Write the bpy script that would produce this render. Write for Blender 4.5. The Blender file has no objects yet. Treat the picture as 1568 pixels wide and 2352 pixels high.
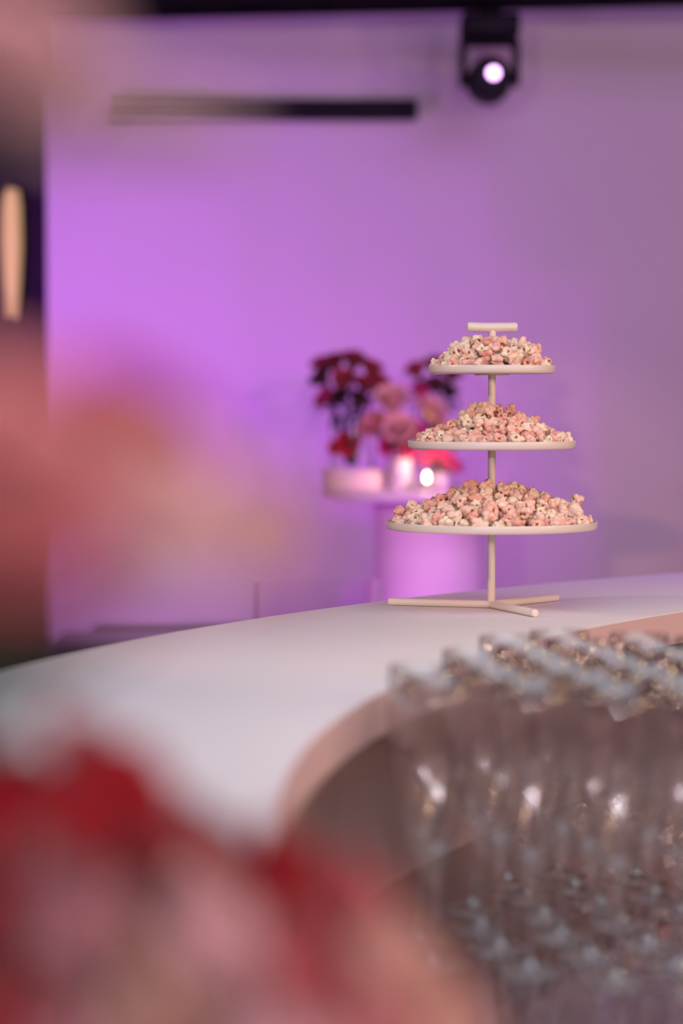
import bpy, bmesh, math, random
from mathutils import Vector, Matrix
from mathutils import noise as mnoise
PI = math.pi
R = math.radians
S = bpy.context.scene
COL = S.collection

# ------------------------------------------------------------------ camera
F_PX = 85 / 36 * 2352
PITCH = math.atan(271 / F_PX)
CAM = Vector((0, -1.42, 1.4064))
cd = bpy.data.cameras.new('camera')
cam = bpy.data.objects.new('camera', cd); COL.objects.link(cam)
cam.location = CAM
cam.rotation_euler = (PI / 2 - PITCH, 0, 0)
cd.sensor_fit = 'VERTICAL'; cd.sensor_height = 36; cd.sensor_width = 24; cd.lens = 85
cd.clip_start = 0.02
cd.dof.use_dof = True
cd.dof.focus_distance = 3.45
cd.dof.aperture_fstop = 2.0
S.camera = cam

# ------------------------------------------------------------------ world, exposure
w = bpy.data.worlds.new('world'); S.world = w; w.use_nodes = True
w.node_tree.nodes['Background'].inputs[0].default_value = (0.62, 0.45, 0.72, 1)
w.node_tree.nodes['Background'].inputs[1].default_value = 0.12
S.view_settings.view_transform = 'Standard'
S.view_settings.look = 'None'
S.view_settings.gamma = 1
S.view_settings.use_curve_mapping = False
S.view_settings.exposure = 0.0
S.cycles.use_denoising = True
S.cycles.max_bounces = 11
S.cycles.transmission_bounces = 8
S.cycles.diffuse_bounces = 3
S.cycles.glossy_bounces = 5
S.cycles.transparent_max_bounces = 32
S.cycles.caustics_refractive = True
S.cycles.caustics_reflective = False
S.cycles.sample_clamp_indirect = 25.0

# ------------------------------------------------------------------ lights of the hall, with added fill lights
def aim(o, target):
    o.rotation_euler = (Vector(target) - o.location).to_track_quat('-Z', 'Y').to_euler()
def spot(name, loc, target, color, power, angle, blend=0.6, radius=0.06):
    l = bpy.data.lights.new(name, 'SPOT'); l.color = color; l.energy = power
    l.spot_size = R(angle); l.spot_blend = blend; l.shadow_soft_size = radius
    o = bpy.data.objects.new(name, l); COL.objects.link(o); o.location = loc; aim(o, target); return o
def area(name, loc, target, color, power, size):
    l = bpy.data.lights.new(name, 'AREA'); l.color = color; l.energy = power; l.size = size; l.shape = 'DISK'
    o = bpy.data.objects.new(name, l); COL.objects.link(o); o.location = loc; aim(o, target); return o
def point(name, loc, color, power, radius=0.04):
    l = bpy.data.lights.new(name, 'POINT'); l.color = color; l.energy = power; l.shadow_soft_size = radius
    o = bpy.data.objects.new(name, l); COL.objects.link(o); o.location = loc; return o

spot('warm_side_lamp', (-2.0, 1.6, 2.3), (0.2, 2.0, 1.2), (1.0, 0.66, 0.52), 78, 50, 0.6, 0.07)
spot('peach_table_lamp', (-0.95, 1.8, 1.6), (0.58, 5.4, 1.02), (1.0, 0.52, 0.36), 60, 17, 0.7, 0.03)
cw = area('ceiling_wash_lamp', (0.30, 1.1, 2.95), (0.25, 1.5, 1.1), (0.77, 0.87, 1.0), 34, 3.2); cw.data.spread = R(125)
spot('violet_wash_lamp', (-1.55, 3.5, 1.35), (-0.58, 5.43, 1.48), (0.62, 0.12, 1.0), 155, 57, 1.0, 0.08)
spot('magenta_lamp', (1.14, 2.8, 1.6), (0.15, 4.7, 1.02), (0.70, 0.01, 1.0), 56, 40, 0.9, 0.05)
spot('magenta_floor_lamp', (-0.50, 3.9, 0.2), (0.20, 4.58, 0.95), (0.70, 0.02, 1.0), 24, 50, 0.9, 0.04)
area('violet_room_glow', (0.9, 3.0, 2.85), (0.9, 5.4, 0.9), (0.66, 0.30, 1.0), 30, 1.4)
for lx_, ly_, lz_, lw_, lc_ in [(0.95, 1.75, 1.55, 2.8, (1.0, .60, .30)), (0.80, 1.00, 1.60, 3.2, (1.0, .62, .30)), (1.15, 1.30, 1.35, 3.4, (1.0, .58, .26)), (0.75, 0.45, 1.50, 2.2, (.85, .88, 1.0)), (0.70, 0.75, 1.30, 2.0, (1.0, .60, .26))]:
    point('flute_glint_fill', (lx_, ly_, lz_), lc_, lw_, 0.03)  # invented point lights right of frame, there to raise glints in the flutes
for i_, (bx_, by_, bz_, bw_, bc_) in enumerate([(-1.2, -3.4, 2.0, 125, (1, .86, .92)), (0.3, -3.8, 2.0, 115, (1, .86, .92)), (1.6, -2.6, 2.1, 60, (1, .62, .42)), (2.4, -1.2, 2.0, 46, (1, .62, .42)), (2.8, 0.6, 2.0, 40, (1, .66, .56))]):
    point('rear_side_fill', (bx_, by_, bz_), bc_, bw_, 0.08)  # added unseen fill behind and beside the camera, also for highlights in the glass

# ------------------------------------------------------------------ pixel helpers (1568 x 2352 frame)
CA, SA = math.cos(PITCH), math.sin(PITCH)
def ray(px, py):
    X = (px - 784) / F_PX; Y = (1176 - py) / F_PX
    return Vector((X, CA + Y * SA, -SA + Y * CA))
def P(px, py, y):
    d = ray(px, py); return CAM + d * ((y - CAM.y) / d.y)
def G(px, py, z):
    d = ray(px, py); return CAM + d * ((z - CAM.z) / d.z)

# ------------------------------------------------------------------ materials
def srgb(r, g, b):
    f = lambda c: (c / 12.92 if c <= 0.04045 else ((c + 0.055) / 1.055) ** 2.4)
    return (f(r / 255), f(g / 255), f(b / 255), 1)
MATS = {}
def mat(name, color, rough=0.5, metal=0.0, noise=0.0, nscale=20.0, bump=0.0, bscale=200.0, coat=0.0,
        sheen=0.0, spec=0.5, trans=0.0, sub=0.0, ior=1.45):
    m = bpy.data.materials.new(name); m.use_nodes = True
    nt = m.node_tree; b = nt.nodes['Principled BSDF']
    b.inputs['Base Color'].default_value = color
    b.inputs['Roughness'].default_value = rough
    b.inputs['Metallic'].default_value = metal
    b.inputs['Specular IOR Level'].default_value = spec
    b.inputs['IOR'].default_value = ior
    b.inputs['Coat Weight'].default_value = coat
    b.inputs['Sheen Weight'].default_value = sheen
    b.inputs['Transmission Weight'].default_value = trans
    if sub:
        b.inputs['Subsurface Weight'].default_value = sub
        b.inputs['Subsurface Radius'].default_value = (0.004, 0.002, 0.0015)
    tc = nt.nodes.new('ShaderNodeTexCoord')
    if noise:
        n = nt.nodes.new('ShaderNodeTexNoise'); n.inputs['Scale'].default_value = nscale; n.inputs['Detail'].default_value = 4
        nt.links.new(tc.outputs['Object'], n.inputs['Vector'])
        mx = nt.nodes.new('ShaderNodeMix'); mx.data_type = 'RGBA'
        mx.inputs[6].default_value = tuple(c * (1 - noise) for c in color[:3]) + (1,)
        mx.inputs[7].default_value = tuple(min(1, c * (1 + noise)) for c in color[:3]) + (1,)
        nt.links.new(n.outputs['Fac'], mx.inputs[0]); nt.links.new(mx.outputs[2], b.inputs['Base Color'])
    if bump:
        n2 = nt.nodes.new('ShaderNodeTexNoise'); n2.inputs['Scale'].default_value = bscale
        nt.links.new(tc.outputs['Object'], n2.inputs['Vector'])
        bp = nt.nodes.new('ShaderNodeBump'); bp.inputs['Strength'].default_value = bump; bp.inputs['Distance'].default_value = 0.002
        nt.links.new(n2.outputs['Fac'], bp.inputs['Height']); nt.links.new(bp.outputs['Normal'], b.inputs['Normal'])
    MATS[name] = m; return m
def emit(name, color, strength):
    m = bpy.data.materials.new(name); m.use_nodes = True
    b = m.node_tree.nodes['Principled BSDF']
    b.inputs['Base Color'].default_value = color
    b.inputs['Emission Color'].default_value = color
    b.inputs['Emission Strength'].default_value = strength
    MATS[name] = m; return m
mat('wall_paint', srgb(226, 214, 224), 0.75, noise=0.03, nscale=2.0)
mat('black_paint', (0.006, 0.004, 0.009, 1), 0.8, noise=0.2)
mat('black_metal', (0.006, 0.004, 0.009, 1), 0.6, noise=0.1, spec=0.2)
mat('dark_floor', (0.05, 0.035, 0.06, 1), 0.5, noise=0.2, nscale=6)
mat('counter_white', srgb(232, 222, 222), 0.48, noise=0.02, nscale=60, bump=0.04, bscale=700)
mat('counter_warm_tint', srgb(222, 190, 192), 0.5, noise=0.02, nscale=60)  # counter white with pinkish warm light put into the colour
mat('shelf_dark', (0.085, 0.045, 0.058, 1), 0.07, noise=0.15, nscale=14, spec=1.0)
mat('inner_panel', (0.43, 0.31, 0.31, 1), 0.5, noise=0.15, nscale=9)
mat('stand_enamel', srgb(232, 218, 212), 0.32, noise=0.015, nscale=300, bump=0.05, bscale=900, coat=0.15)
mat('glass', (1, 1, 1, 1), 0.0, trans=1.0, ior=1.47)
def thin_glass(name, solid, base):
    m = bpy.data.materials.new(name); m.use_nodes = True; nt = m.node_tree; nt.nodes.clear(); L = nt.links.new
    out = nt.nodes.new('ShaderNodeOutputMaterial'); tr = nt.nodes.new('ShaderNodeBsdfTransparent'); gl = nt.nodes.new('ShaderNodeBsdfGlossy')
    gl.inputs['Roughness'].default_value = 0.06
    tr.inputs['Color'].default_value = (0.995, 0.992, 0.994, 1)
    lw = nt.nodes.new('ShaderNodeLayerWeight'); pw = nt.nodes.new('ShaderNodeMath'); pw.operation = 'POWER'; pw.inputs[1].default_value = 3.0; L(lw.outputs['Facing'], pw.inputs[0])
    fr = nt.nodes.new('ShaderNodeMath'); fr.operation = 'MULTIPLY_ADD'; fr.inputs[1].default_value = 0.5; fr.inputs[2].default_value = base; L(pw.outputs[0], fr.inputs[0])
    mx = nt.nodes.new('ShaderNodeMixShader'); L(fr.outputs[0], mx.inputs[0]); L(tr.outputs[0], mx.inputs[1]); L(gl.outputs[0], mx.inputs[2])
    last = mx
    if solid:
        gs = nt.nodes.new('ShaderNodeBsdfGlass'); gs.inputs['IOR'].default_value = 1.47; gs.inputs['Roughness'].default_value = 0.01
        m2 = nt.nodes.new('ShaderNodeMixShader'); m2.inputs[0].default_value = solid; L(mx.outputs[0], m2.inputs[1]); L(gs.outputs[0], m2.inputs[2]); last = m2
    L(last.outputs[0], out.inputs['Surface']); MATS[name] = m
thin_glass('flute_glass', 0.08, 0.075); thin_glass('flute_solid', 0.4, 0.22)
mat('acrylic', (0.96, 0.9, 0.97, 1), 0.03, trans=1.0, ior=1.2)
mat('table_white', srgb(238, 226, 236), 0.45, noise=0.02)
mat('riser_cream', srgb(236, 222, 205), 0.5, noise=0.03)
mat('ceramic', srgb(205, 190, 215), 0.25)
mat('wax', srgb(245, 235, 215), 0.5)
mat('velvet_purple', (0.045, 0.012, 0.06, 1), 0.7, noise=0.2, sheen=0.2)
mat('stem_green', (0.035, 0.06, 0.02, 1), 0.55, noise=0.3, nscale=60)
mat('stem_dark', (0.02, 0.015, 0.02, 1), 0.55, noise=0.3, nscale=60)
mat('leaf_green', (0.05, 0.075, 0.03, 1), 0.5, noise=0.3, nscale=80)
mat('leaf_dark', (0.03, 0.022, 0.02, 1), 0.5, noise=0.3, nscale=80)
mat('hull_brown', srgb(150, 92, 36), 0.35, noise=0.4, nscale=150)
PET = {'crimson': (186, 12, 38), 'rose_red': (178, 48, 66), 'coral': (208, 102, 110), 'salmon': (228, 152, 154),
       'peach': (236, 188, 174), 'pale_pink': (236, 190, 196), 'dusty_pink': (216, 154, 164), 'tan': (210, 168, 156),
       'pearl': (222, 196, 206), 'plum': (96, 14, 44), 'ruby': (150, 30, 50), 'magenta': (205, 30, 120), 'hot_pink': (240, 80, 150)}
for k, c in PET.items():
    mat('petal_' + k, srgb(*c), 0.6, noise=0.16, nscale=45, sheen=0.15, sub=0.0)
emit('flame_light', (1.0, 0.76, 0.45, 1), 90)
emit('lens_light', (0.85, 0.45, 1.0, 1), 6)
emit('sconce_light', (1.0, 0.62, 0.28, 1), 0.5)
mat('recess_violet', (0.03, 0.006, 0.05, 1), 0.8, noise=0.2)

def popcorn_material():
    m = bpy.data.materials.new('popcorn_pink'); m.use_nodes = True
    nt = m.node_tree; b = nt.nodes['Principled BSDF']; L = nt.links.new
    tc = nt.nodes.new('ShaderNodeTexCoord'); oi = nt.nodes.new('ShaderNodeObjectInfo'); ge = nt.nodes.new('ShaderNodeNewGeometry')
    add = nt.nodes.new('ShaderNodeMath'); add.operation = 'ADD'
    L(oi.outputs['Random'], add.inputs[0]); L(ge.outputs['Random Per Island'], add.inputs[1])
    fr = nt.nodes.new('ShaderNodeMath'); fr.operation = 'FRACT'; L(add.outputs[0], fr.inputs[0])
    n = nt.nodes.new('ShaderNodeTexNoise'); n.inputs['Scale'].default_value = 95; n.inputs['Detail'].default_value = 3
    ofs = nt.nodes.new('ShaderNodeVectorMath'); ofs.operation = 'ADD'
    L(tc.outputs['Object'], ofs.inputs[0])
    sc = nt.nodes.new('ShaderNodeMath'); sc.operation = 'MULTIPLY'; sc.inputs[1].default_value = 37.0; L(fr.outputs[0], sc.inputs[0])
    cb = nt.nodes.new('ShaderNodeCombineXYZ'); L(sc.outputs[0], cb.inputs[0]); L(cb.outputs[0], ofs.inputs[1])
    L(ofs.outputs[0], n.inputs['Vector'])
    # how pink: per piece plus blotches of syrup
    m1 = nt.nodes.new('ShaderNodeMath'); m1.operation = 'MULTIPLY_ADD'; m1.inputs[1].default_value = 0.45; m1.inputs[2].default_value = -0.34
    L(fr.outputs[0], m1.inputs[0])
    m2 = nt.nodes.new('ShaderNodeMath'); m2.operation = 'ADD'; L(m1.outputs[0], m2.inputs[0]); L(n.outputs['Fac'], m2.inputs[1])
    cr = nt.nodes.new('ShaderNodeValToRGB'); el = cr.color_ramp.elements
    el[0].position = 0.16; el[0].color = srgb(250, 232, 205)
    el[1].position = 0.98; el[1].color = srgb(206, 104, 84)
    e = el.new(0.36); e.color = srgb(250, 214, 198)
    e = el.new(0.60); e.color = srgb(242, 178, 164)
    e = el.new(0.80); e.color = srgb(228, 142, 122)
    L(m2.outputs[0], cr.inputs[0]); L(cr.outputs[0], b.inputs['Base Color'])
    b.inputs['Roughness'].default_value = 0.55
    b.inputs['Subsurface Weight'].default_value = 0.15
    b.inputs['Subsurface Radius'].default_value = (0.004, 0.002, 0.0015)
    n2 = nt.nodes.new('ShaderNodeTexNoise'); n2.inputs['Scale'].default_value = 420
    L(ofs.outputs[0], n2.inputs['Vector'])
    bp = nt.nodes.new('ShaderNodeBump'); bp.inputs['Strength'].default_value = 0.35; bp.inputs['Distance'].default_value = 0.001
    L(n2.outputs['Fac'], bp.inputs['Height']); L(bp.outputs['Normal'], b.inputs['Normal'])
    MATS['popcorn'] = m
popcorn_material()

# ------------------------------------------------------------------ mesh helpers
def mesh_obj(name, me, m, parent=None, smooth=True):
    if m and not me.materials: me.materials.append(MATS[m])
    if smooth:
        for p in me.polygons: p.use_smooth = True
    o = bpy.data.objects.new(name, me); COL.objects.link(o)
    if parent: o.parent = parent
    return o
def bm_obj(name, bm, m, parent=None, smooth=False):
    me = bpy.data.meshes.new(name); bm.normal_update(); bm.to_mesh(me); bm.free()
    return mesh_obj(name, me, m, parent, smooth)
def tag(o, label, cat, group=None, kind=None):
    o['label'] = label; o['category'] = cat
    if group: o['group'] = group
    if kind: o['kind'] = kind
    return o
def structure(o, label=None):
    o['kind'] = 'structure'
    if label: o['label'] = label
    return o
def empty(name, loc=(0, 0, 0), rz=0):
    o = bpy.data.objects.new(name, None); COL.objects.link(o); o.location = loc; o.rotation_euler = (0, 0, rz)
    o.empty_display_size = 0.02; return o
def box(bm, c, s, rot=None, bevel=0.0, seg=2):
    M = Matrix.Translation(c) @ (rot.to_4x4() if rot else Matrix.Identity(4)) @ Matrix.Diagonal((s[0], s[1], s[2], 1))
    r = bmesh.ops.create_cube(bm, size=1, matrix=M)
    if bevel:
        es = list({e for v in r['verts'] for e in v.link_edges})
        bmesh.ops.bevel(bm, geom=es, offset=bevel, segments=seg, affect='EDGES', profile=0.5)
def lathe(bm, prof, n=48, c=(0, 0, 0), close=False):
    rings = []
    for (r, z) in prof:
        if r < 1e-6: rings.append([bm.verts.new((c[0], c[1], c[2] + z))])
        else: rings.append([bm.verts.new((c[0] + r * math.cos(2 * PI * k / n), c[1] + r * math.sin(2 * PI * k / n), c[2] + z)) for k in range(n)])
    pairs = list(zip(rings, rings[1:])) + ([(rings[-1], rings[0])] if close else [])
    for A, B in pairs:
        if len(A) == 1 and len(B) == 1: continue
        for k in range(n):
            k2 = (k + 1) % n
            if len(A) == 1: bm.faces.new((A[0], B[k2], B[k]))
            elif len(B) == 1: bm.faces.new((A[k], A[k2], B[0]))
            else: bm.faces.new((A[k], A[k2], B[k2], B[k]))
def tube(bm, pts, rad, n=12, cap=True, round_end=False):
    pts = [Vector(p) for p in pts]
    rads = list(rad) if isinstance(rad, (list, tuple)) else [rad] * len(pts)
    if round_end:
        d0 = (pts[0] - pts[1]).normalized(); d1 = (pts[-1] - pts[-2]).normalized()
        r0, r1 = rads[0], rads[-1]
        st = [(math.sin(a), math.cos(a)) for a in (R(75), R(50), R(25))]
        bev = 0.4
        A = [pts[0] + d0 * r0 * bev * s for s, c in st]; Ar = [r0 * (1 - bev + bev * c) for s, c in st]
        B = [pts[-1] + d1 * r1 * bev * s for s, c in reversed(st)]; Br = [r1 * (1 - bev + bev * c) for s, c in reversed(st)]
        pts = A + pts + B; rads = Ar + rads + Br
    rings = []; up = None
    for i, p in enumerate(pts):
        t = (pts[min(i + 1, len(pts) - 1)] - pts[max(i - 1, 0)]).normalized()
        if up is None: up = Vector((0, 0, 1)) if abs(t.z) < 0.9 else Vector((1, 0, 0))
        x = t.cross(up).normalized(); y = x.cross(t).normalized(); up = y
        rings.append([bm.verts.new(p + (x * math.cos(2 * PI * k / n) + y * math.sin(2 * PI * k / n)) * rads[i]) for k in range(n)])
    for A, B in zip(rings, rings[1:]):
        for k in range(n): bm.faces.new((A[k], B[k], B[(k + 1) % n], A[(k + 1) % n]))
    if cap:
        bm.faces.new(rings[0]); bm.faces.new(list(reversed(rings[-1])))
def auto_smooth(o, ang=35):
    me = o.data
    for p in me.polygons: p.use_smooth = True
    me.set_sharp_from_angle(angle=R(ang))
    return o

# ================================================================== THE HALL
WY = 5.43
def plane_box(name, c, s, m):
    bm = bmesh.new(); box(bm, c, s); return structure(bm_obj(name, bm, m))
CH = 3.0
plane_box('floor', (1.6, 0.4, -0.05), (9.2, 13.0, 0.1), 'dark_floor')
plane_box('ceiling', (1.6, 0.4, CH + 0.05), (9.2, 13.0, 0.1), 'black_paint')
plane_box('wall_left', (-2.95, 0.4, CH / 2), (0.1, 12.9, CH - 0.02), 'black_paint')
plane_box('wall_right', (6.15, 0.4, CH / 2), (0.1, 12.9, CH - 0.02), 'wall_paint')
plane_box('wall_front', (1.6, -5.95, CH / 2), (9.0, 0.1, CH - 0.02), 'wall_paint')
# pale back wall with very shallow vertical undulation, ending at the dark doorway
XL = P(108, 700, WY).x
bm = bmesh.new()
nx = 260; x1 = 6.05
rows = []
for z in (0.0, CH):
    row = []
    for i in range(nx + 1):
        x = XL + (x1 - XL) * i / nx
        y = WY + 0.003 * math.sin(x * 21.0 + 1.3 * math.sin(x * 5.1)) + 0.001 * math.sin(x * 44 + 2 * math.sin(x * 8))
        if i == 0: y = WY
        row.append(bm.verts.new((x, y, z)))
    rows.append(row)
back = []
for z in (0.0, CH): back.append([bm.verts.new((XL + (x1 - XL) * i / nx, WY + 0.14, z)) for i in range(nx + 1)])
for i in range(nx):
    bm.faces.new((rows[0][i], rows[0][i + 1], rows[1][i + 1], rows[1][i]))
    bm.faces.new((back[0][i + 1], back[0][i], back[1][i], back[1][i + 1]))
bm.faces.new((rows[0][0], rows[1][0], back[1][0], back[0][0]))
wb = structure(bm_obj('wall_back', bm, 'wall_paint')); auto_smooth(wb, 40)
# dark recess left of the pale wall
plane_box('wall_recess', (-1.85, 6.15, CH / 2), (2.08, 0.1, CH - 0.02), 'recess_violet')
bm = bmesh.new(); box(bm, ((XL + 6.05) / 2, WY - 0.022, 0.05), (6.05 - XL, 0.02, 0.10), bevel=0.004)
structure(bm_obj('baseboard_back', bm, 'wall_paint'))

# tall glowing wall lamp in the dark recess
c = P(26, 585, 6.02)
lamp = empty('wall_lamp', (c.x, 6.098, c.z - 0.24))
tag(lamp, 'tall slim wall lamp glowing warm amber in the dark recess', 'lamp')
bm = bmesh.new(); lathe(bm, [(0, 0.04), (0.014, 0.05), (0.024, 0.15), (0.030, 0.27), (0.028, 0.39), (0.019, 0.44), (0, 0.445)], 24, (0, -0.075, 0))
auto_smooth(bm_obj('lamp_shade', bm, 'sconce_light', lamp), 60)
bm = bmesh.new(); box(bm, (0, -0.012, 0.24), (0.04, 0.022, 0.3), bevel=0.004); box(bm, (0, -0.035, 0.24), (0.014, 0.05, 0.014))
bm_obj('wall_bracket', bm, 'black_metal', lamp)

# dark velvet bench along the back wall
b0 = P(92, 1478, 4.85)
bench = empty('bench', (0, 0, 0)); tag(bench, 'dark purple upholstered bench along the pale back wall', 'bench')
zx = P(195, 1437, 5.22)
bm = bmesh.new(); box(bm, ((b0.x + 0.1) / 2, 5.06, (b0.z + 0.12) / 2), (0.1 - b0.x, 0.42, b0.z - 0.12), bevel=0.03, seg=3)
auto_smooth(bm_obj('seat', bm, 'velvet_purple', bench))
bm = bmesh.new(); box(bm, ((zx.x + 0.1) / 2, 5.33, (zx.z + 0.14) / 2), (0.1 - zx.x, 0.11, zx.z - 0.14), bevel=0.025, seg=3)
auto_smooth(bm_obj('backrest', bm, 'velvet_purple', bench))
for lx in (b0.x + 0.06, 0.05):
    for ly in (4.92, 5.22):
        bm = bmesh.new(); lathe(bm, [(0, 0), (0.014, 0), (0.02, 0.125), (0, 0.125)], 14, (lx, ly, 0.0)); bm_obj('leg', bm, 'black_metal', bench)

# black lighting truss across the top
TA = P(-60, 52, 5.18); TB = P(1640, 14, 5.00)
truss = empty('lighting_truss', (0, 0, 0)); tag(truss, 'black lattice lighting truss running along the top of the wall', 'truss')
tz = 0.06
d = (TB - TA); td = d.normalized()
side = Vector((td.y, -td.x, 0)).normalized()
A0 = TA - td * 0.9 + Vector((0, 0, 0.018)); A1 = TB + td * 1.2 + Vector((0, 0, 0.018))
H = 0.20
chords = [(A0, A1), (A0 + side * H, A1 + side * H), (A0 + Vector((0, 0, H)), A1 + Vector((0, 0, H))), (A0 + side * H + Vector((0, 0, H)), A1 + side * H + Vector((0, 0, H)))]
for a_, b_ in chords:
    bm = bmesh.new(); tube(bm, [a_, b_], 0.018, 12); auto_smooth(bm_obj('chord', bm, 'black_metal', truss))
L_ = (A1 - A0).length; nb = int(L_ / 0.18)
for i in range(nb):
    p = A0 + td * (L_ * i / nb); q = A0 + td * (L_ * (i + 1) / nb)
    if i % 2: p, q = q, p
    for off in (Vector((0, 0, 0)), side * H):
        bm = bmesh.new(); tube(bm, [p + off, q + off + Vector((0, 0, H))], 0.007, 8); auto_smooth(bm_obj('brace', bm, 'black_metal', truss))
    bm = bmesh.new(); tube(bm, [p, q + side * H], 0.007, 8); auto_smooth(bm_obj('brace', bm, 'black_metal', truss))
for t_ in (0.15, 0.85):
    p = A0 + td * (L_ * t_) + side * H / 2
    bm = bmesh.new(); tube(bm, [p + Vector((0, 0, H)), Vector((p.x, p.y, CH))], 0.010, 8); box(bm, p + Vector((0, 0, H)), (0.05, H * 1.1, 0.012))
    bm_obj('hanger', bm, 'black_metal', truss)

# moving head stage light under the truss
mh0 = P(1124, 36, 5.03)
mh = empty('stage_light', mh0); tag(mh, 'black moving-head stage light with lit violet lens hanging from the truss', 'stage light')
PXM = F_PX / 6.45
u = 1 / PXM
bm = bmesh.new(); box(bm, (0, 0, -27 * u), (132 * u, 0.15, 54 * u), bevel=0.012, seg=3); auto_smooth(bm_obj('base', bm, 'black_metal', mh))
bm = bmesh.new(); tube(bm, [(0, 0, -0.004), (0, 0, 0.03)], 0.014, 14); box(bm, (0, 0, 0.008), (0.06, 0.035, 0.014), bevel=0.004); bm_obj('clamp', bm, 'black_metal', mh)
bm = bmesh.new()
box(bm, (0, 0, -62 * u), (112 * u, 0.065, 14 * u), bevel=0.005)
for s_ in (-1, 1): box(bm, (s_ * 60 * u, 0, -108 * u), (16 * u, 0.07, 104 * u), bevel=0.007, seg=3)
auto_smooth(bm_obj('yoke', bm, 'black_metal', mh))
head = []
bm = bmesh.new()
prof = [(0, 0.075), (40 * u, 0.075), (48 * u, 0.055), (51 * u, 0.0), (52 * u, -0.06), (49 * u, -0.083), (36 * u, -0.087), (33 * u, -0.075), (0, -0.074)]
lathe(bm, prof, 40)
rot = Matrix.Rotation(-PI / 2, 4, 'X')
bmesh.ops.transform(bm, matrix=rot.inverted(), verts=bm.verts)
ho = auto_smooth(bm_obj('head', bm, 'black_metal', mh)); ho.location = (0, 0, -145 * u)
bm = bmesh.new(); lathe(bm, [(0, -0.003), (9 * u, -0.002), (12 * u, 0.0), (13 * u, 0.006), (0, 0.006)], 32)
bmesh.ops.transform(bm, matrix=Matrix.Rotation(PI / 2, 4, 'X'), verts=bm.verts)
lens = bm_obj('lens', bm, 'lens_light', ho); lens.location = (5 * u, -0.079, 6 * u); auto_smooth(lens)
lens['label'] = 'glowing violet-white lens'
ls = spot('stage_light_beam', (mh0.x + 5 * u, mh0.y - 0.12, mh0.z - 139 * u), (0.2, 2.0, 1.3), (0.66, 0.16, 1.0), 4, 40, 0.8, 0.03)

# black horizontal rail on the wall
ra = P(250, 252, 5.385); rb = P(958, 252, 5.385)
rail = empty('wall_rail', (0, 0, 0)); tag(rail, 'black horizontal rail mounted on the pale wall under the truss', 'rail')
bm = bmesh.new(); box(bm, ((ra.x + rb.x) / 2, 5.385, ra.z), (rb.x - ra.x, 0.04, 0.056), bevel=0.004); bm_obj('rail_body', bm, 'black_metal', rail)
for t_ in (0.12, 0.5, 0.88):
    bm = bmesh.new(); box(bm, (ra.x + (rb.x - ra.x) * t_, 5.405, ra.z), (0.04, 0.04, 0.02)); bm_obj('bracket', bm, 'black_metal', rail)

# ================================================================== ROUND BAR
OC, OR_ = Vector((2.5555, 0.3885)), 3.0587
IC, IR = Vector((2.6931, 0.3662)), 2.7416
ZT, TH = 1.10, 0.046
A_START, A_END, NSEG = R(112), R(236), 150
def ring_pts(off_o, off_i):
    o_, i_ = [], []
    for k in range(NSEG + 1):
        a = A_START + (A_END - A_START) * k / NSEG
        dr = Vector((math.cos(a), math.sin(a)))
        i_.append(IC + dr * (IR + off_i))
        # outer point along the same ray from the inner centre
        w_ = IC - OC; b_ = w_.dot(dr); c_ = w_.dot(w_) - (OR_ - off_o) ** 2
        t = -b_ + math.sqrt(b_ * b_ - c_); o_.append(IC + dr * t)
    return o_, i_
def ring_slab(bm, O, I, z0, z1, bev=0.0):
    sec = []
    for o_, i_ in zip(O, I):
        dr = (o_ - i_).normalized()
        pr = []
        if bev:
            pr = [(i_ + dr * bev, z0), (i_, z0 + bev), (i_, z1 - bev), (i_ + dr * bev * 0.3, z1 - bev * 0.3), (i_ + dr * bev, z1),
                  (o_ - dr * bev, z1), (o_ - dr * bev * 0.3, z1 - bev * 0.3), (o_, z1 - bev), (o_, z0 + bev), (o_ - dr * bev, z0)]
        else: pr = [(i_, z0), (i_, z1), (o_, z1), (o_, z0)]
        sec.append([bm.verts.new((p.x, p.y, z)) for p, z in pr])
    n = len(sec[0])
    for A, B in zip(sec, sec[1:]):
        for k in range(n): bm.faces.new((A[k], A[(k + 1) % n], B[(k + 1) % n], B[k]))
    bm.faces.new(list(reversed(sec[0]))); bm.faces.new(sec[-1])
bar = empty('bar_counter', (IC.x, IC.y, 0)); tag(bar, 'curved white bar counter with thick pale rounded-edge top', 'bar counter')
inv = Matrix.Translation((-IC.x, -IC.y, 0))
def bar_part(name, off_o, off_i, z0, z1, m, bev=0.0, parent=None, outer=None):
    bm = bmesh.new(); O, I = ring_pts(off_o, off_i)
    if outer is not None: O = [IC + (i_ - IC).normalized() * outer for i_ in I]
    ring_slab(bm, O, I, z0, z1, bev)
    bmesh.ops.recalc_face_normals(bm, faces=bm.faces)
    if parent: bmesh.ops.transform(bm, matrix=inv, verts=bm.verts)
    return auto_smooth(bm_obj(name, bm, m, parent), 30)
bar_part('counter_top', 0, 0, ZT - TH, ZT, 'counter_white', 0.003, bar)
SZ = 0.855
bar_part('edge_light_tint', 0, -0.0012, ZT - TH + 0.0015, ZT - 0.0015, 'counter_warm_tint', 0, bar, outer=IR + 0.001)  # thin added band, its tint stands in for warm light on the white edge
bar_part('back_panel', 0, 0.05, SZ, ZT - TH, 'inner_panel', 0, bar, outer=IR + 0.075)
fp = bar_part('front_panel', 0.06, 0.28, 0.0, ZT - TH, 'counter_white', 0, bar)
shelf = bar_part('service_shelf', 0, -0.62, SZ - 0.035, SZ, 'shelf_dark', 0.003, None, outer=IR + 0.075)
tag(shelf, 'dark glossy lower service shelf behind the bar carrying the flutes', 'shelf')
bar_part('base_panel', 0, -0.05, 0.0, SZ - 0.035, 'inner_panel', 0, bar, outer=IR + 0.075)

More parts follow.
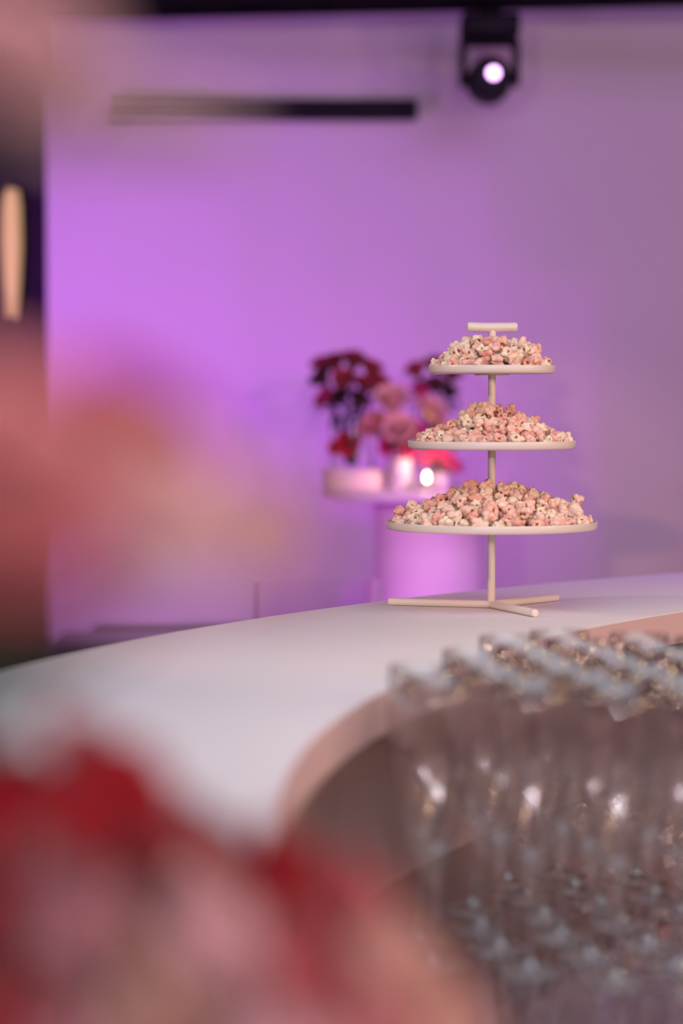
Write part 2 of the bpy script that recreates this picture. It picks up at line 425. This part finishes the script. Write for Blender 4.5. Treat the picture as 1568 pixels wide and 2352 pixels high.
# ================================================================== CHAMPAGNE FLUTES
def flute_meshes():
    zs = 0.088
    foot = [(0.0050, 0.012), (0.0075, 0.0075), (0.014, 0.0045), (0.026, 0.0024), (0.0335, 0.0018), (0.0345, 0.0010), (0.0335, 0.0), (0, 0.0)]
    stem = [(0.0050, 0.012), (0.0040, 0.024), (0.0035, 0.05), (0.0036, 0.068), (0.0046, 0.080), (0.0062, zs)]
    outer = [(0.0062, zs), (0.0120, zs + 0.010), (0.0190, zs + 0.030), (0.0265, zs + 0.058), (0.0325, zs + 0.088), (0.0355, zs + 0.118),
             (0.0360, zs + 0.140), (0.0350, zs + 0.166), (0.0335, zs + 0.192)]
    inner = [(0.0327, zs + 0.1922), (0.0342, zs + 0.166), (0.0352, zs + 0.140), (0.0347, zs + 0.118), (0.0317, zs + 0.088), (0.0256, zs + 0.059),
             (0.0178, zs + 0.033), (0.0090, zs + 0.018), (0, zs + 0.016)]
    out = []
    for nm, pr, n in (('bowl', outer + inner, 32), ('stem', stem, 16), ('foot', foot, 32)):
        bm = bmesh.new(); lathe(bm, pr, n)
        if nm == 'foot': bmesh.ops.reverse_faces(bm, faces=bm.faces)
        me = bpy.data.meshes.new('flute_' + nm); bm.normal_update(); bm.to_mesh(me); bm.free()
        me.materials.append(MATS['flute_glass' if nm == 'bowl' else 'flute_solid'])
        for p in me.polygons: p.use_smooth = True
        out.append((nm, me))
    return out
FM = flute_meshes()
rnd = random.Random(5)
f0 = G(1208, 2025, SZ + 0.088)
gdir = Vector((math.cos(R(-25)), math.sin(R(-25)))); gper = Vector((-gdir.y, gdir.x))
n_fl = 0
for r_ in range(0, 9):
    for c_ in range(-9, 9):
        p = Vector((f0.x, f0.y)) + gdir * (0.0870 * (c_ + 0.41 * r_ % 1.0)) + gper * (0.0780 * r_)
        p += Vector((rnd.uniform(-.006, .006), rnd.uniform(-.003, .003)))
        rad = (p - IC).length
        if rad > IR - 0.045 or rad < IR - 0.58: continue
        if p.x > (p.y - CAM.y) * 0.1412 + 0.10: continue
        if p.y > 1.36 or p.x < -0.06: continue
        t = empty('champagne_flute', (p.x, p.y, SZ + 0.0003), rnd.uniform(0, 6.28))
        tag(t, 'empty clear champagne flute standing in dense rows on the service shelf', 'champagne flute', 'champagne flutes on the service shelf')
        for nm, me in FM:
            o = bpy.data.objects.new(nm, me); COL.objects.link(o); o.parent = t
        n_fl += 1

# ================================================================== POPCORN STAND
SC = Vector((0.2145, 2.033, ZT))
def zpx(py): return P(1131, py, SC.y).z
stand = empty('tiered_stand', SC); tag(stand, 'cream enamelled three-tier serving stand on the white bar counter', 'serving stand')
TIERS = [('bottom', 0.1512, zpx(1196)), ('middle', 0.1200, zpx(1011.5)), ('top', 0.0902, zpx(839.5))]
RIM = 0.0118
zh = zpx(752) - ZT
bm = bmesh.new(); tube(bm, [(0, 0, 0.006), (0, 0, zh)], 0.0055, 24); auto_smooth(bm_obj('pole', bm, 'stand_enamel', stand))
bm = bmesh.new(); hp = [(-0.0335 + 0.067 * k / 12, 0.004 * (-0.0335 + 0.067 * k / 12) / 0.0335, zh + 0.0006 * ((k - 6) / 6) ** 2) for k in range(13)]
tube(bm, hp, 0.0069, 24, round_end=True); auto_smooth(bm_obj('handle', bm, 'stand_enamel', stand), 50)
for nm, rr, z in TIERS:
    zz = z - ZT - RIM; t = 0.0016
    prof = [(0.006, 0), (rr - 0.0050, 0), (rr - 0.0030, 0.0005), (rr - 0.0014, 0.0018), (rr - 0.0006, 0.0040), (rr, RIM - 0.0006), (rr - 0.0003, RIM - 0.0001), (rr - 0.0009, RIM),
            (rr - t, RIM - 0.0004), (rr - t - 0.0010, 0.0065), (rr - t - 0.0030, 0.0036), (rr - t - 0.006, t), (0.006, t)]
    bm = bmesh.new(); lathe(bm, prof, 128, (0, 0, zz)); pl = auto_smooth(bm_obj('plate', bm, 'stand_enamel', stand), 40)
    bm = bmesh.new(); lathe(bm, [(0.0055, 0), (0.024, 0), (0.0245, 0.0006), (0.0245, 0.0022), (0.0055, 0.0022)], 48, (0, 0, zz - 0.0021)); auto_smooth(bm_obj('collar', bm, 'stand_enamel', pl), 30)
for ang, L in ((163, 0.151), (48, 0.154), (-70, 0.150)):
    dr = Vector((math.cos(R(ang)), math.sin(R(ang)), 0))
    z = 0.0056
    bm = bmesh.new(); tube(bm, [Vector((0, 0, z)), dr * 0.05 + Vector((0, 0, z)), dr * L + Vector((0, 0, z))], 0.0055, 24, round_end=True)
    auto_smooth(bm_obj('leg', bm, 'stand_enamel', stand), 50)

# ================================================================== POPCORN
def popcorn_mesh(seed, sub):
    """returns bmesh and the list of cavity directions"""
    rg = random.Random(seed)
    lobes = []
    nl = rg.randint(9, 13)
    sx, sy, sz = rg.uniform(0.8, 1.15), rg.uniform(0.75, 1.05), rg.uniform(0.6, 0.9)
    for k in range(nl):
        v = Vector((rg.gauss(0, 1), rg.gauss(0, 1), rg.gauss(0, 1))).normalized()
        v = Vector((v.x * sx, v.y * sy, v.z * sz))
        lobes.append((v * rg.uniform(0.45, 0.72), rg.uniform(0.20, 0.42)))
    lobes.append((Vector((0, 0, 0)), 0.42))
    cav = []
    for k in range(rg.choice([2, 2, 3])):
        cav.append((Vector((rg.gauss(0, 1), rg.gauss(0, 1), rg.gauss(0, 1))).normalized(), rg.uniform(0.46, 0.66)))
    bm = bmesh.new(); bmesh.ops.create_icosphere(bm, subdivisions=sub, radius=1)
    for v in bm.verts:
        d = v.co.normalized(); best = []
        for c, r in lobes:
            b = d.dot(c); q = b * b - c.dot(c) + r * r
            best.append(b + math.sqrt(q) if q > 0 else 0.0)
        m = max(best); s = sum(math.exp((x - m) * 30) for x in best)
        rad = m + math.log(s) / 30 * 0.3
        rad *= 1 + 0.09 * mnoise.noise(d * 3.1 + Vector((seed, 0, 0))) + 0.06 * mnoise.noise(d * 7 + Vector((0, seed, 0)))
        for cdv, w_ in cav:
            a = d.angle(cdv)
            if a < w_ * 1.5:
                t = a / w_
                if t < 1: rad = min(rad, 0.36 + 0.42 * t ** 3 + 0.05 * mnoise.noise(d * 9))
                else: rad = max(rad, 0.74 - 0.25 * (t - 1))
        v.co = d * rad
    ext = max(v.co.length for v in bm.verts)
    for v in bm.verts: v.co *= 0.0118 / ext
    return bm, cav
def hull_mesh(bm, cav):
    """brown husk lining the cavities: a thin patch just above the cavity floor"""
    bm.normal_update(); bm.verts.ensure_lookup_table()
    out = bmesh.new(); mp = {}
    for f in bm.faces:
        if any(all(v.co.angle(cdv) < w_ * 0.74 for v in f.verts) for cdv, w_ in cav):
            vs = []
            for v in f.verts:
                if v.index not in mp: mp[v.index] = out.verts.new(v.co + v.normal * 0.00022)
                vs.append(mp[v.index])
            out.faces.new(vs)
    return out
NV = 12
PM = []
for k in range(NV):
    b, cav = popcorn_mesh(k + 3, 4)
    me = bpy.data.meshes.new('popcorn_piece'); b.to_mesh(me); me.materials.append(MATS['popcorn'])
    hb = hull_mesh(b, cav); b.free()
    for p in me.polygons: p.use_smooth = True
    mh_ = bpy.data.meshes.new('popcorn_hull'); hb.to_mesh(mh_); hb.free(); mh_.materials.append(MATS['hull_brown'])
    for p in mh_.polygons: p.use_smooth = True
    PM.append((me, mh_))
LOW = []
for k in range(NV):
    b, _c = popcorn_mesh(k + 3, 2); LOW.append(([v.co.copy() for v in b.verts], [[v.index for v in f.verts] for f in b.faces])); b.free()
# mound profiles: height above plate rim as a function of r/radius, left and right sides of the heap
def prof_h(pts, t):
    for (a, ha), (b, hb) in zip(pts, pts[1:]):
        if t <= b: return ha + (hb - ha) * (t - a) / (b - a)
    return pts[-1][1]
MOUND = {'top': [(0, 0.037), (0.3, 0.037), (0.6, 0.031), (0.8, 0.018), (0.96, 0.002)],
         'middle': [(0, 0.050), (0.2, 0.047), (0.5, 0.028), (0.75, 0.013), (0.96, 0.001)],
         'bottom': [(0, 0.056), (0.2, 0.052), (0.5, 0.036), (0.75, 0.018), (0.96, 0.001)]}
rp = random.Random(11)
cands = []; fill = {n: [] for n, _, _ in TIERS}
for nm, rr, z in TIERS:
    pts = []
    sep = 0.0158 if nm != 'top' else 0.0162
    tries = 0
    while tries < 9000:
        tries += 1
        t = math.sqrt(rp.random()) * 0.965; a = rp.uniform(0, 2 * PI); r = t * (rr - 0.009)
        if r < 0.010: continue
        hh = prof_h(MOUND[nm], t) + 0.004 * mnoise.noise(Vector((math.cos(a) * t * 3, math.sin(a) * t * 3, z * 9)))
        p = Vector((r * math.cos(a), r * math.sin(a), max(0.0045, hh + rp.uniform(-0.005, 0.003))))
        if all((p - q).length > sep for q in pts): pts.append(p)
    for p in pts:
        wp = Vector((SC.x + p.x, SC.y + p.y, z + p.z - 0.004))
        cands.append((p.y / rr, nm, wp, p))
    # inner body of the heap
    ip = []; tries = 0
    while tries < 5000:
        tries += 1
        t = math.sqrt(rp.random()) * 0.90; a = rp.uniform(0, 2 * PI); r = t * (rr - 0.006)
        if r < 0.010: continue
        hh = prof_h(MOUND[nm], t) - 0.0135
        if hh < 0.003: continue
        p = Vector((r * math.cos(a), r * math.sin(a), hh))
        if all((p - q).length > 0.0175 for q in ip): ip.append(p)
    fill[nm] += [Vector((SC.x + p.x, SC.y + p.y, z + p.z - 0.004)) for p in ip]
# extra kernels leaning on the right of the bottom heap as in the photograph
z0 = TIERS[0][2]
for px, py, dy in ((1325, 1142, -0.01), (1318, 1158, -0.02), (1300, 1160, -0.015), (1296, 1172, -0.03), (1318, 1172, -0.03), (918, 1172, -0.01), (945, 1160, -0.02)):
    q = P(px, py + 4, SC.y + dy); cands.append((-2, 'bottom', q, q - SC))
cands.sort(key=lambda c: c[0])
tierdesc = {'top': 'top', 'middle': 'middle', 'bottom': 'bottom'}
print('popcorn candidates', len(cands))
for i, (s_, nm, wp, p) in enumerate(cands):
    k = rp.randrange(NV)
    rot = (rp.uniform(0, 6.28), rp.uniform(0, 6.28), rp.uniform(0, 6.28)); sc = rp.choice([0.85, 0.95, 1.0, 1.08, 1.15, 1.3])
    if i < 300:
        o = bpy.data.objects.new('popcorn', PM[k][0]); COL.objects.link(o)
        o.location = wp; o.rotation_euler = rot; o.scale = (sc, sc, sc)
        tag(o, 'pink-tinted popped corn piece heaped on the %s plate of the stand' % nm, 'popcorn', 'popcorn on the %s plate' % nm)
        h = bpy.data.objects.new('hull', PM[k][1]); COL.objects.link(h); h.parent = o
    else:
        fill[nm].append(wp)
for nm, rr, z in TIERS:
    V, Fc = [], []
    for wp in fill[nm]:
        k = rp.randrange(NV); M = Matrix.Translation(wp) @ Matrix.Rotation(rp.uniform(0, 6.28), 4, 'Z') @ Matrix.Rotation(rp.uniform(0, 6.28), 4, 'X')
        b = len(V); V += [M @ v for v in LOW[k][0]]; Fc += [[b + i for i in f] for f in LOW[k][1]]
    me = bpy.data.meshes.new('popcorn_heap'); me.from_pydata(V, [], Fc)
    o = mesh_obj('popcorn_heap', me, 'popcorn'); tag(o, 'inner mass of pink popcorn filling the heap on the %s plate' % nm, 'popcorn', kind='stuff')

# ================================================================== FLOWERS
def bloom_bm(seed, n=22, open_=1.0, rows=5, cols=6):
    """a rose head of spiralling petals, radius about 1, centre at origin, facing +Z"""
    rg = random.Random(seed); V, Fc = [], []
    for k in range(n):
        t = k / (n - 1); phi = k * 2.39996 + rg.uniform(-.15, .15)
        rad = 0.10 + 0.72 * t ** 0.9 * open_; h = 0.95 - 0.30 * t; spread = 1.25 - 0.30 * t
        flare = 0.10 + 0.55 * t * open_ + rg.uniform(-.06, .06); b = len(V)
        for j in range(rows + 1):
            v = j / rows
            for i in range(cols + 1):
                u_ = -1 + 2 * i / cols
                wdt = spread * math.sin(PI * (0.18 + 0.62 * v)) * (1 - 0.18 * (1 - v))
                a = phi + u_ * wdt
                rr = rad * (0.25 + 0.75 * v ** 0.55) + flare * v ** 3 * 0.45 + 0.03 * math.sin(u_ * 4 + k) * v
                z = -0.55 + (h + 0.35) * v - 0.30 * flare * v ** 4 - 0.16 * u_ * u_ * v + rg.uniform(-.01, .01)
                V.append((rr * math.cos(a), rr * math.sin(a), z))
        for j in range(rows):
            for i in range(cols):
                q = b + j * (cols + 1) + i; Fc.append((q, q + 1, q + cols + 2, q + cols + 1))
    return V, Fc
def leaf_mesh(m):
    V, Fc = [], []; n = 8
    for i in range(n + 1):
        t = i / n; w_ = 0.30 * math.sin(PI * t ** 0.8) * (1 - 0.2 * t)
        z = 0.18 * math.sin(PI * t) - 0.15 * t * t
        V += [(-w_, t, z + 0.10 * w_), (0, t, z - 0.03), (w_, t, z + 0.10 * w_)]
    for i in range(n):
        a = i * 3; Fc += [(a, a + 1, a + 4, a + 3), (a + 1, a + 2, a + 5, a + 4)]
    me = bpy.data.meshes.new('leaf'); me.from_pydata(V, [], Fc); me.materials.append(MATS[m])
    for p in me.polygons: p.use_smooth = True
    return me
LEAF = {'g': leaf_mesh('leaf_green'), 'd': leaf_mesh('leaf_dark')}
BLOOMS = {}
def bloom_mesh(color, var, n=22, open_=1.0):
    key = (color, var, n, open_)
    if key not in BLOOMS:
        V, Fc = bloom_bm(var * 13 + 5, n, open_)
        me = bpy.data.meshes.new('bloom'); me.from_pydata(V, [], Fc); me.materials.append(MATS['petal_' + color])
        for p in me.polygons: p.use_smooth = True
        BLOOMS[key] = me
    return BLOOMS[key]
def flower(name, color, head, radius, face, root, label, group, cat='flower', var=0, n=22, open_=1.0, stem_r=0.0022, leaves=2, lk='g', sm='stem_green', seed=0, leaf_len=None):
    """head: world point; root: where the stem ends (in the vase)"""
    rg = random.Random(seed)
    head = Vector(head); root = Vector(root); face = Vector(face).normalized()
    t = empty(name, root); tag(t, label, cat, group)
    b = bpy.data.objects.new('bloom', bloom_mesh(color, var, n, open_)); COL.objects.link(b); b.parent = t
    b.location = head - root; b.scale = (radius,) * 3
    b.rotation_euler = face.to_track_quat('Z', 'Y').to_euler()
    neck = head - root - face * radius * 0.5
    mid = (neck * 0.55) + Vector((0, 0, 0.10 * neck.length)) - face * radius * 0.5
    pts = []
    for k in range(9):
        s = k / 8; pts.append(mid * (2 * s * (1 - s)) + neck * (s * s))
    bm = bmesh.new(); tube(bm, pts, [stem_r * (1.1 - 0.3 * k / 8) for k in range(9)], 8)
    auto_smooth(bm_obj('stem', bm, sm, t))
    # calyx
    bm = bmesh.new(); lathe(bm, [(0, -0.25), (0.22, -0.18), (0.36, 0.0), (0.30, 0.08), (0, 0.05)], 12)
    bmesh.ops.transform(bm, matrix=Matrix.Translation(neck) @ face.to_track_quat('Z', 'Y').to_matrix().to_4x4() @ Matrix.Scale(radius, 4), verts=bm.verts)
    auto_smooth(bm_obj('calyx', bm, sm, t))
    for k in range(leaves):
        s = rg.uniform(0.45, 0.9); q = mid * (2 * s * (1 - s)) + neck * (s * s)
        l = bpy.data.objects.new('leaf', LEAF[lk]); COL.objects.link(l); l.parent = t; l.location = q
        l.rotation_euler = (rg.uniform(-.3, .6), rg.uniform(-.4, .4), rg.uniform(0, 6.28)); ll = leaf_len or radius * 1.6; l.scale = (ll,) * 3
    return t
def cyl_vase(name, loc, r, h, m, label, group=None, wall=0.004, flare=1.0):
    t = bmesh.new()
    pr = [(0, 0), (r * 0.96, 0), (r, 0.004), (r * (1 + flare) / 2, h * 0.6), (r * flare, h - 0.002), (r * flare - wall * 0.5, h), (r * flare - wall, h - 0.002), (r * (1 + flare) / 2 - wall, h * 0.6), (r - wall, 0.012), (0, 0.010)]
    lathe(t, pr, 40); o = auto_smooth(bm_obj(name, t, m), 40); o.location = loc; tag(o, label, 'vase', group); return o

# ---------------- foreground arrangement in a vase on the counter, close to the lens
VB = Vector((-0.27, -0.56, ZT))
cyl_vase('flower_vase', VB, 0.075, 0.11, 'ceramic', 'white ceramic vase holding the blurred foreground roses on the counter', flare=1.12)
VR = VB + Vector((0, 0, 0.03))
toward = lambda q, k=0.5: (Vector((0.1, -1, 0.35)) * k + (Vector(q) - VB - Vector((0, 0, 0.02))).normalized())
FG = [  # px, py, y, radius, colour
    (240, 1850, -0.449, 0.0428, 'crimson'), (30, 1880, -0.429, 0.0440, 'crimson'), (470, 1975, -0.409, 0.0297, 'rose_red'), (640, 2010, -0.399, 0.0284, 'crimson'),
    (810, 2080, -0.389, 0.0271, 'coral'), (470, 2160, -0.470, 0.0338, 'pale_pink'), (660, 2240, -0.449, 0.0298, 'coral'), (880, 2220, -0.409, 0.0336, 'peach'),
    (160, 2120, -0.470, 0.0390, 'dusty_pink'), (330, 2320, -0.490, 0.0352, 'tan'), (1000, 2370, -0.409, 0.0330, 'peach'), (0, 2330, -0.490, 0.0365, 'rose_red'),
    (620, 2420, -0.470, 0.0364, 'pale_pink'), (830, 2380, -0.429, 0.0337, 'salmon'), (130, 2420, -0.490, 0.0391, 'dusty_pink'),
    (130, 1960, -0.349, 0.0386, 'crimson'), (330, 2010, -0.349, 0.0373, 'rose_red'), (560, 2110, -0.349, 0.0347, 'rose_red'), (300, 2180, -0.389, 0.0361, 'dusty_pink'), (740, 2150, -0.329, 0.0359, 'salmon'),
    (20, 2080, -0.45, .038, 'rose_red'), (540, 2330, -0.44, .036, 'dusty_pink'),
    # the higher, nearer spray
    (0, 1040, -0.816, 0.0248, 'salmon'), (30, 1180, -0.816, 0.0255, 'coral'), (270, 1010, -0.740, 0.0235, 'rose_red'), (390, 1130, -0.783, 0.0161, 'peach'),
    (220, 1190, -0.805, 0.0201, 'dusty_pink'), (350, 1285, -0.805, 0.0180, 'pearl'), (480, 1240, -0.783, 0.0140, 'peach'), (605, 1235, -0.762, 0.0175, 'tan'),
    (0, 110, -0.783, 0.0240, 'pale_pink')]
cname = {'crimson': 'deep crimson', 'rose_red': 'rose red', 'coral': 'coral', 'pale_pink': 'pale pink', 'peach': 'peach', 'dusty_pink': 'dusty pink',
         'tan': 'tan beige', 'salmon': 'salmon pink', 'pearl': 'pearl white'}
for i, (px, py, dpt, rad, colr) in enumerate(FG):
    q = P(px, py, dpt)
    high = py < 1400
    lab = '%s rose %s the blurred arrangement on the counter' % (cname[colr], 'standing tall in' if high else 'in the low part of')
    if py < 300: lab = 'small pale pink rose topping the tallest stem of the foreground arrangement'
    flower('rose', colr, q, rad, toward(q), VR + Vector((0.02 * math.cos(i), 0.02 * math.sin(i), 0)), lab,
           'tall roses of the foreground arrangement' if high else 'low roses of the foreground arrangement', var=i % 4, leaves=2 if not high else 1, seed=i, leaf_len=0.03, stem_r=0.0024)
# arching twig of pearl-white blossoms at the upper left
spray = [(60, 235, -0.762, 0.0100), (170, 262, -0.751, 0.0100), (290, 270, -0.740, 0.0087), (400, 285, -0.730, 0.0073), (490, 292, -0.719, 0.0060)]
tw = empty('blossom_twig', VR + Vector((-0.01, 0.01, 0))); tag(tw, 'arching twig of small pearl white blossoms over the foreground roses', 'flower')
base = tw.location
ctl = [Vector((0, 0, 0)), Vector((0.0, -0.06, 0.15)), P(-260, 420, -0.81) - base] + [P(a, b_ + 25, c_) - base for a, b_, c_, _ in spray]
bm = bmesh.new(); tube(bm, ctl, [0.0016] * 3 + [0.0010] * len(spray), 8); auto_smooth(bm_obj('stem', bm, 'stem_green', tw))
for i, (a, b_, c_, r_) in enumerate(spray):
    for j in range(2):
        o = bpy.data.objects.new('bloom', bloom_mesh('pearl', i % 3, 12, 1.2)); COL.objects.link(o); o.parent = tw
        o.location = P(a + j * 45 - 20, b_ + (14 if j else -10), c_ + j * 0.012) - base; o.scale = (r_,) * 3
        o.rotation_euler = Vector((0.2 - 0.4 * j, -1, 0.4)).to_track_quat('Z', 'Y').to_euler()

# ================================================================== BACKGROUND COCKTAIL TABLE
TD = 4.58
tc_ = P(985, 1126, TD)
table = empty('cocktail_table', (tc_.x, TD, 0)); tag(table, 'round white cocktail table on a wide cylinder pedestal', 'table')
tz_ = tc_.z + 0.005
bm = bmesh.new(); lathe(bm, [(0, tz_ - 0.026), (0.258, tz_ - 0.026), (0.268, tz_ - 0.023), (0.271, tz_ - 0.013), (0.268, tz_ - 0.003), (0.258, tz_), (0, tz_)], 96); auto_smooth(bm_obj('table_top', bm, 'table_white', table), 40)
bm = bmesh.new(); lathe(bm, [(0, 0), (0.136, 0), (0.136, tz_ - 0.026), (0, tz_ - 0.026)], 72); auto_smooth(bm_obj('pedestal', bm, 'table_white', table), 40)
def on_table(px, dy): return Vector((P(px, 1140, TD + dy).x, TD + dy, tz_))
rl = on_table(815, -0.03)
bm = bmesh.new(); lathe(bm, [(0, 0), (0.079, 0), (0.082, 0.003), (0.082, 0.045), (0.079, 0.048), (0, 0.048)], 56)
o = auto_smooth(bm_obj('riser', bm, 'riser_cream'), 40); o.location = rl; tag(o, 'low cream cylinder riser at the edge of the cocktail table', 'riser')
v1 = rl + Vector((-0.008, 0, 0.0482)); cyl_vase('glass_vase', v1, 0.055, 0.13, 'glass', 'clear glass vase with dark red bouquet on the cream riser', wall=0.003)
v2 = on_table(918, -0.08); cyl_vase('ceramic_vase', v2, 0.029, 0.08, 'ceramic', 'small white vase with the peach rose bouquet on cocktail table', wall=0.003)
v3 = on_table(1010, 0.08); cyl_vase('tall_vase', v3, 0.035, 0.13, 'glass', 'clear vase with dark red flowers behind the peach roses', wall=0.003)
rf = random.Random(21)
def bouquet(heads, vase, vh, label, group, **kw):
    for i, (px, py, dd, rad, colr) in enumerate(heads):
        q = P(px, py, vase.y + dd)
        root = vase + Vector((rf.uniform(-.012, .012), rf.uniform(-.012, .012), 0.014))
        fc = (q - (vase + Vector((0, 0, vh)))).normalized() + Vector((0, -0.6, 0.2))
        flower('rose' if 'rose' in label else 'carnation', colr, q, rad, fc, root, label % colr.replace('_', ' '), group, var=i % 4, n=16, leaves=kw.get('leaves', 3), lk=kw.get('lk', 'd'),
               sm=kw.get('sm', 'stem_dark'), seed=i + 50, stem_r=kw.get('stem_r', 0.0034), leaf_len=kw.get('leaf_len', 0.06))
bouquet([(738, 868, 0.000, 0.0334, 'plum'), (768, 832, 0.019, 0.0360, 'ruby'), (812, 828, -0.013, 0.0360, 'ruby'), (852, 845, 0.019, 0.0334, 'rose_red'), (790, 872, -0.032, 0.0360, 'rose_red'), (745, 915, -0.019, 0.0282, 'magenta'),
         (838, 885, -0.026, 0.0321, 'ruby'), (872, 875, 0.013, 0.0295, 'rose_red'), (735, 835, 0.032, 0.0295, 'magenta'), (825, 918, -0.013, 0.0282, 'plum'), (778, 908, 0.019, 0.0308, 'plum')], v1, 0.13,
        '%s bloom of the dark bouquet in the riser vase', 'dark red bouquet blooms on the riser', leaves=2, leaf_len=0.06)
bouquet([(795, 1020, -0.045, 0.0295, 'crimson'), (768, 1028, -0.032, 0.0193, 'crimson')], v1, 0.05, 'short %s bloom low inside the riser vase', 'short blooms inside the riser vase', leaves=0)
bouquet([(900, 918, -0.013, 0.0514, 'peach'), (858, 978, -0.013, 0.0424, 'salmon'), (915, 985, -0.039, 0.0475, 'peach'), (990, 940, 0.013, 0.0449, 'peach'), (955, 985, -0.019, 0.0295, 'magenta'),
         (893, 1022, -0.039, 0.0295, 'magenta'), (1012, 985, 0.019, 0.0385, 'peach'), (965, 900, 0.032, 0.0257, 'magenta'), (935, 1030, -0.032, 0.0270, 'magenta')], v2, 0.08,
        '%s rose of the full bouquet on the cocktail table', 'full pink rose bouquet on the cocktail table', leaves=1, lk='g', sm='stem_green')
bouquet([(955, 850, 0.000, 0.0334, 'rose_red'), (1000, 836, 0.019, 0.0334, 'ruby'), (1037, 860, 0.000, 0.0321, 'ruby'), (1000, 885, -0.019, 0.0334, 'plum'), (1030, 900, 0.019, 0.0295, 'plum'), (965, 890, 0.019, 0.0282, 'ruby')], v3, 0.13,
        '%s bloom of the dark bouquet behind the peach roses', 'dark red bouquet behind the peach roses', leaves=2, leaf_len=0.06)
v4 = on_table(1012, -0.065)
cyl_vase('bud_vase', v4, 0.022, 0.04, 'ceramic', 'tiny white vase with hot pink blooms beside the candle')
bouquet([(985, 1052, 0.000, 0.0289, 'hot_pink'), (1022, 1056, -0.013, 0.0295, 'hot_pink'), (1005, 1032, 0.019, 0.0282, 'hot_pink'), (1042, 1070, 0.000, 0.0257, 'hot_pink')], v4, 0.035,
        'short %s bloom beside the lit candle', 'hot pink blooms beside the candle', leaves=1, lk='g', sm='stem_green')
# lit votive candle
cp = on_table(980, -0.15)
can = empty('votive_candle', cp); tag(can, 'lit votive candle in clear glass on the cocktail table', 'candle')
bm = bmesh.new(); lathe(bm, [(0, 0), (0.025, 0), (0.027, 0.003), (0.028, 0.046), (0.0262, 0.046), (0.0248, 0.006), (0, 0.005)], 32); auto_smooth(bm_obj('holder', bm, 'glass', can), 40)
bm = bmesh.new(); lathe(bm, [(0, 0.0065), (0.021, 0.0065), (0.0215, 0.020), (0, 0.019)], 28); auto_smooth(bm_obj('wax', bm, 'wax', can), 40)
bm = bmesh.new(); lathe(bm, [(0, 0.024), (0.0030, 0.027), (0.0042, 0.031), (0.0030, 0.037), (0.0012, 0.043), (0, 0.045)], 16); fl = auto_smooth(bm_obj('flame', bm, 'flame_light', can), 60)
bm = bmesh.new(); tube(bm, [(0, 0, 0.019), (0, 0, 0.025)], 0.0008, 6); bm_obj('wick', bm, 'black_paint', can)
point('candle_glow', (cp.x, cp.y, cp.z + 0.07), (1.0, 0.6, 0.3), 0.5, 0.008)

# translucent curved-back bar seat beyond the counter
sp = P(728, 1335, 3.25)
st = empty('bar_stool', (sp.x, 3.25, 0), R(8)); tag(st, 'faint translucent bar stool with curved back beyond the counter', 'stool')
zb = sp.z
bm = bmesh.new()
n = 28; V = []
for k in range(n + 1):
    a = R(-195 + 210 * k / n); zt_ = zb + 0.012 * math.cos((k / n - 0.5) * PI)
    for rr in (0.118, 0.123):
        V.append((bm.verts.new((rr * math.cos(a), rr * math.sin(a), zb - 0.22)), bm.verts.new((rr * math.cos(a), rr * math.sin(a), zt_))))
for k in range(n):
    i0, i1, j0, j1 = V[2 * k], V[2 * k + 1], V[2 * k + 2], V[2 * k + 3]
    bm.faces.new((i0[0], j0[0], j0[1], i0[1])); bm.faces.new((i1[0], i1[1], j1[1], j1[0]))
    bm.faces.new((i0[1], j0[1], j1[1], i1[1])); bm.faces.new((i0[0], i1[0], j1[0], j0[0]))
for q in (V[0:2], V[-2:]): bm.faces.new((q[0][0], q[0][1], q[1][1], q[1][0]))
bmesh.ops.recalc_face_normals(bm, faces=bm.faces)
auto_smooth(bm_obj('backrest', bm, 'acrylic', st), 40)
bm = bmesh.new(); lathe(bm, [(0, zb - 0.245), (0.125, zb - 0.245), (0.13, zb - 0.24), (0.13, zb - 0.225), (0.125, zb - 0.22), (0, zb - 0.22)], 48); auto_smooth(bm_obj('seat', bm, 'acrylic', st), 40)
for k in range(4):
    a = R(45 + 90 * k); bm = bmesh.new(); tube(bm, [(0.11 * math.cos(a), 0.11 * math.sin(a), zb - 0.244), (0.17 * math.cos(a), 0.17 * math.sin(a), 0.0)], 0.011, 12)
    auto_smooth(bm_obj('leg', bm, 'acrylic', st))
print('flutes', n_fl, 'objects', len(bpy.data.objects))
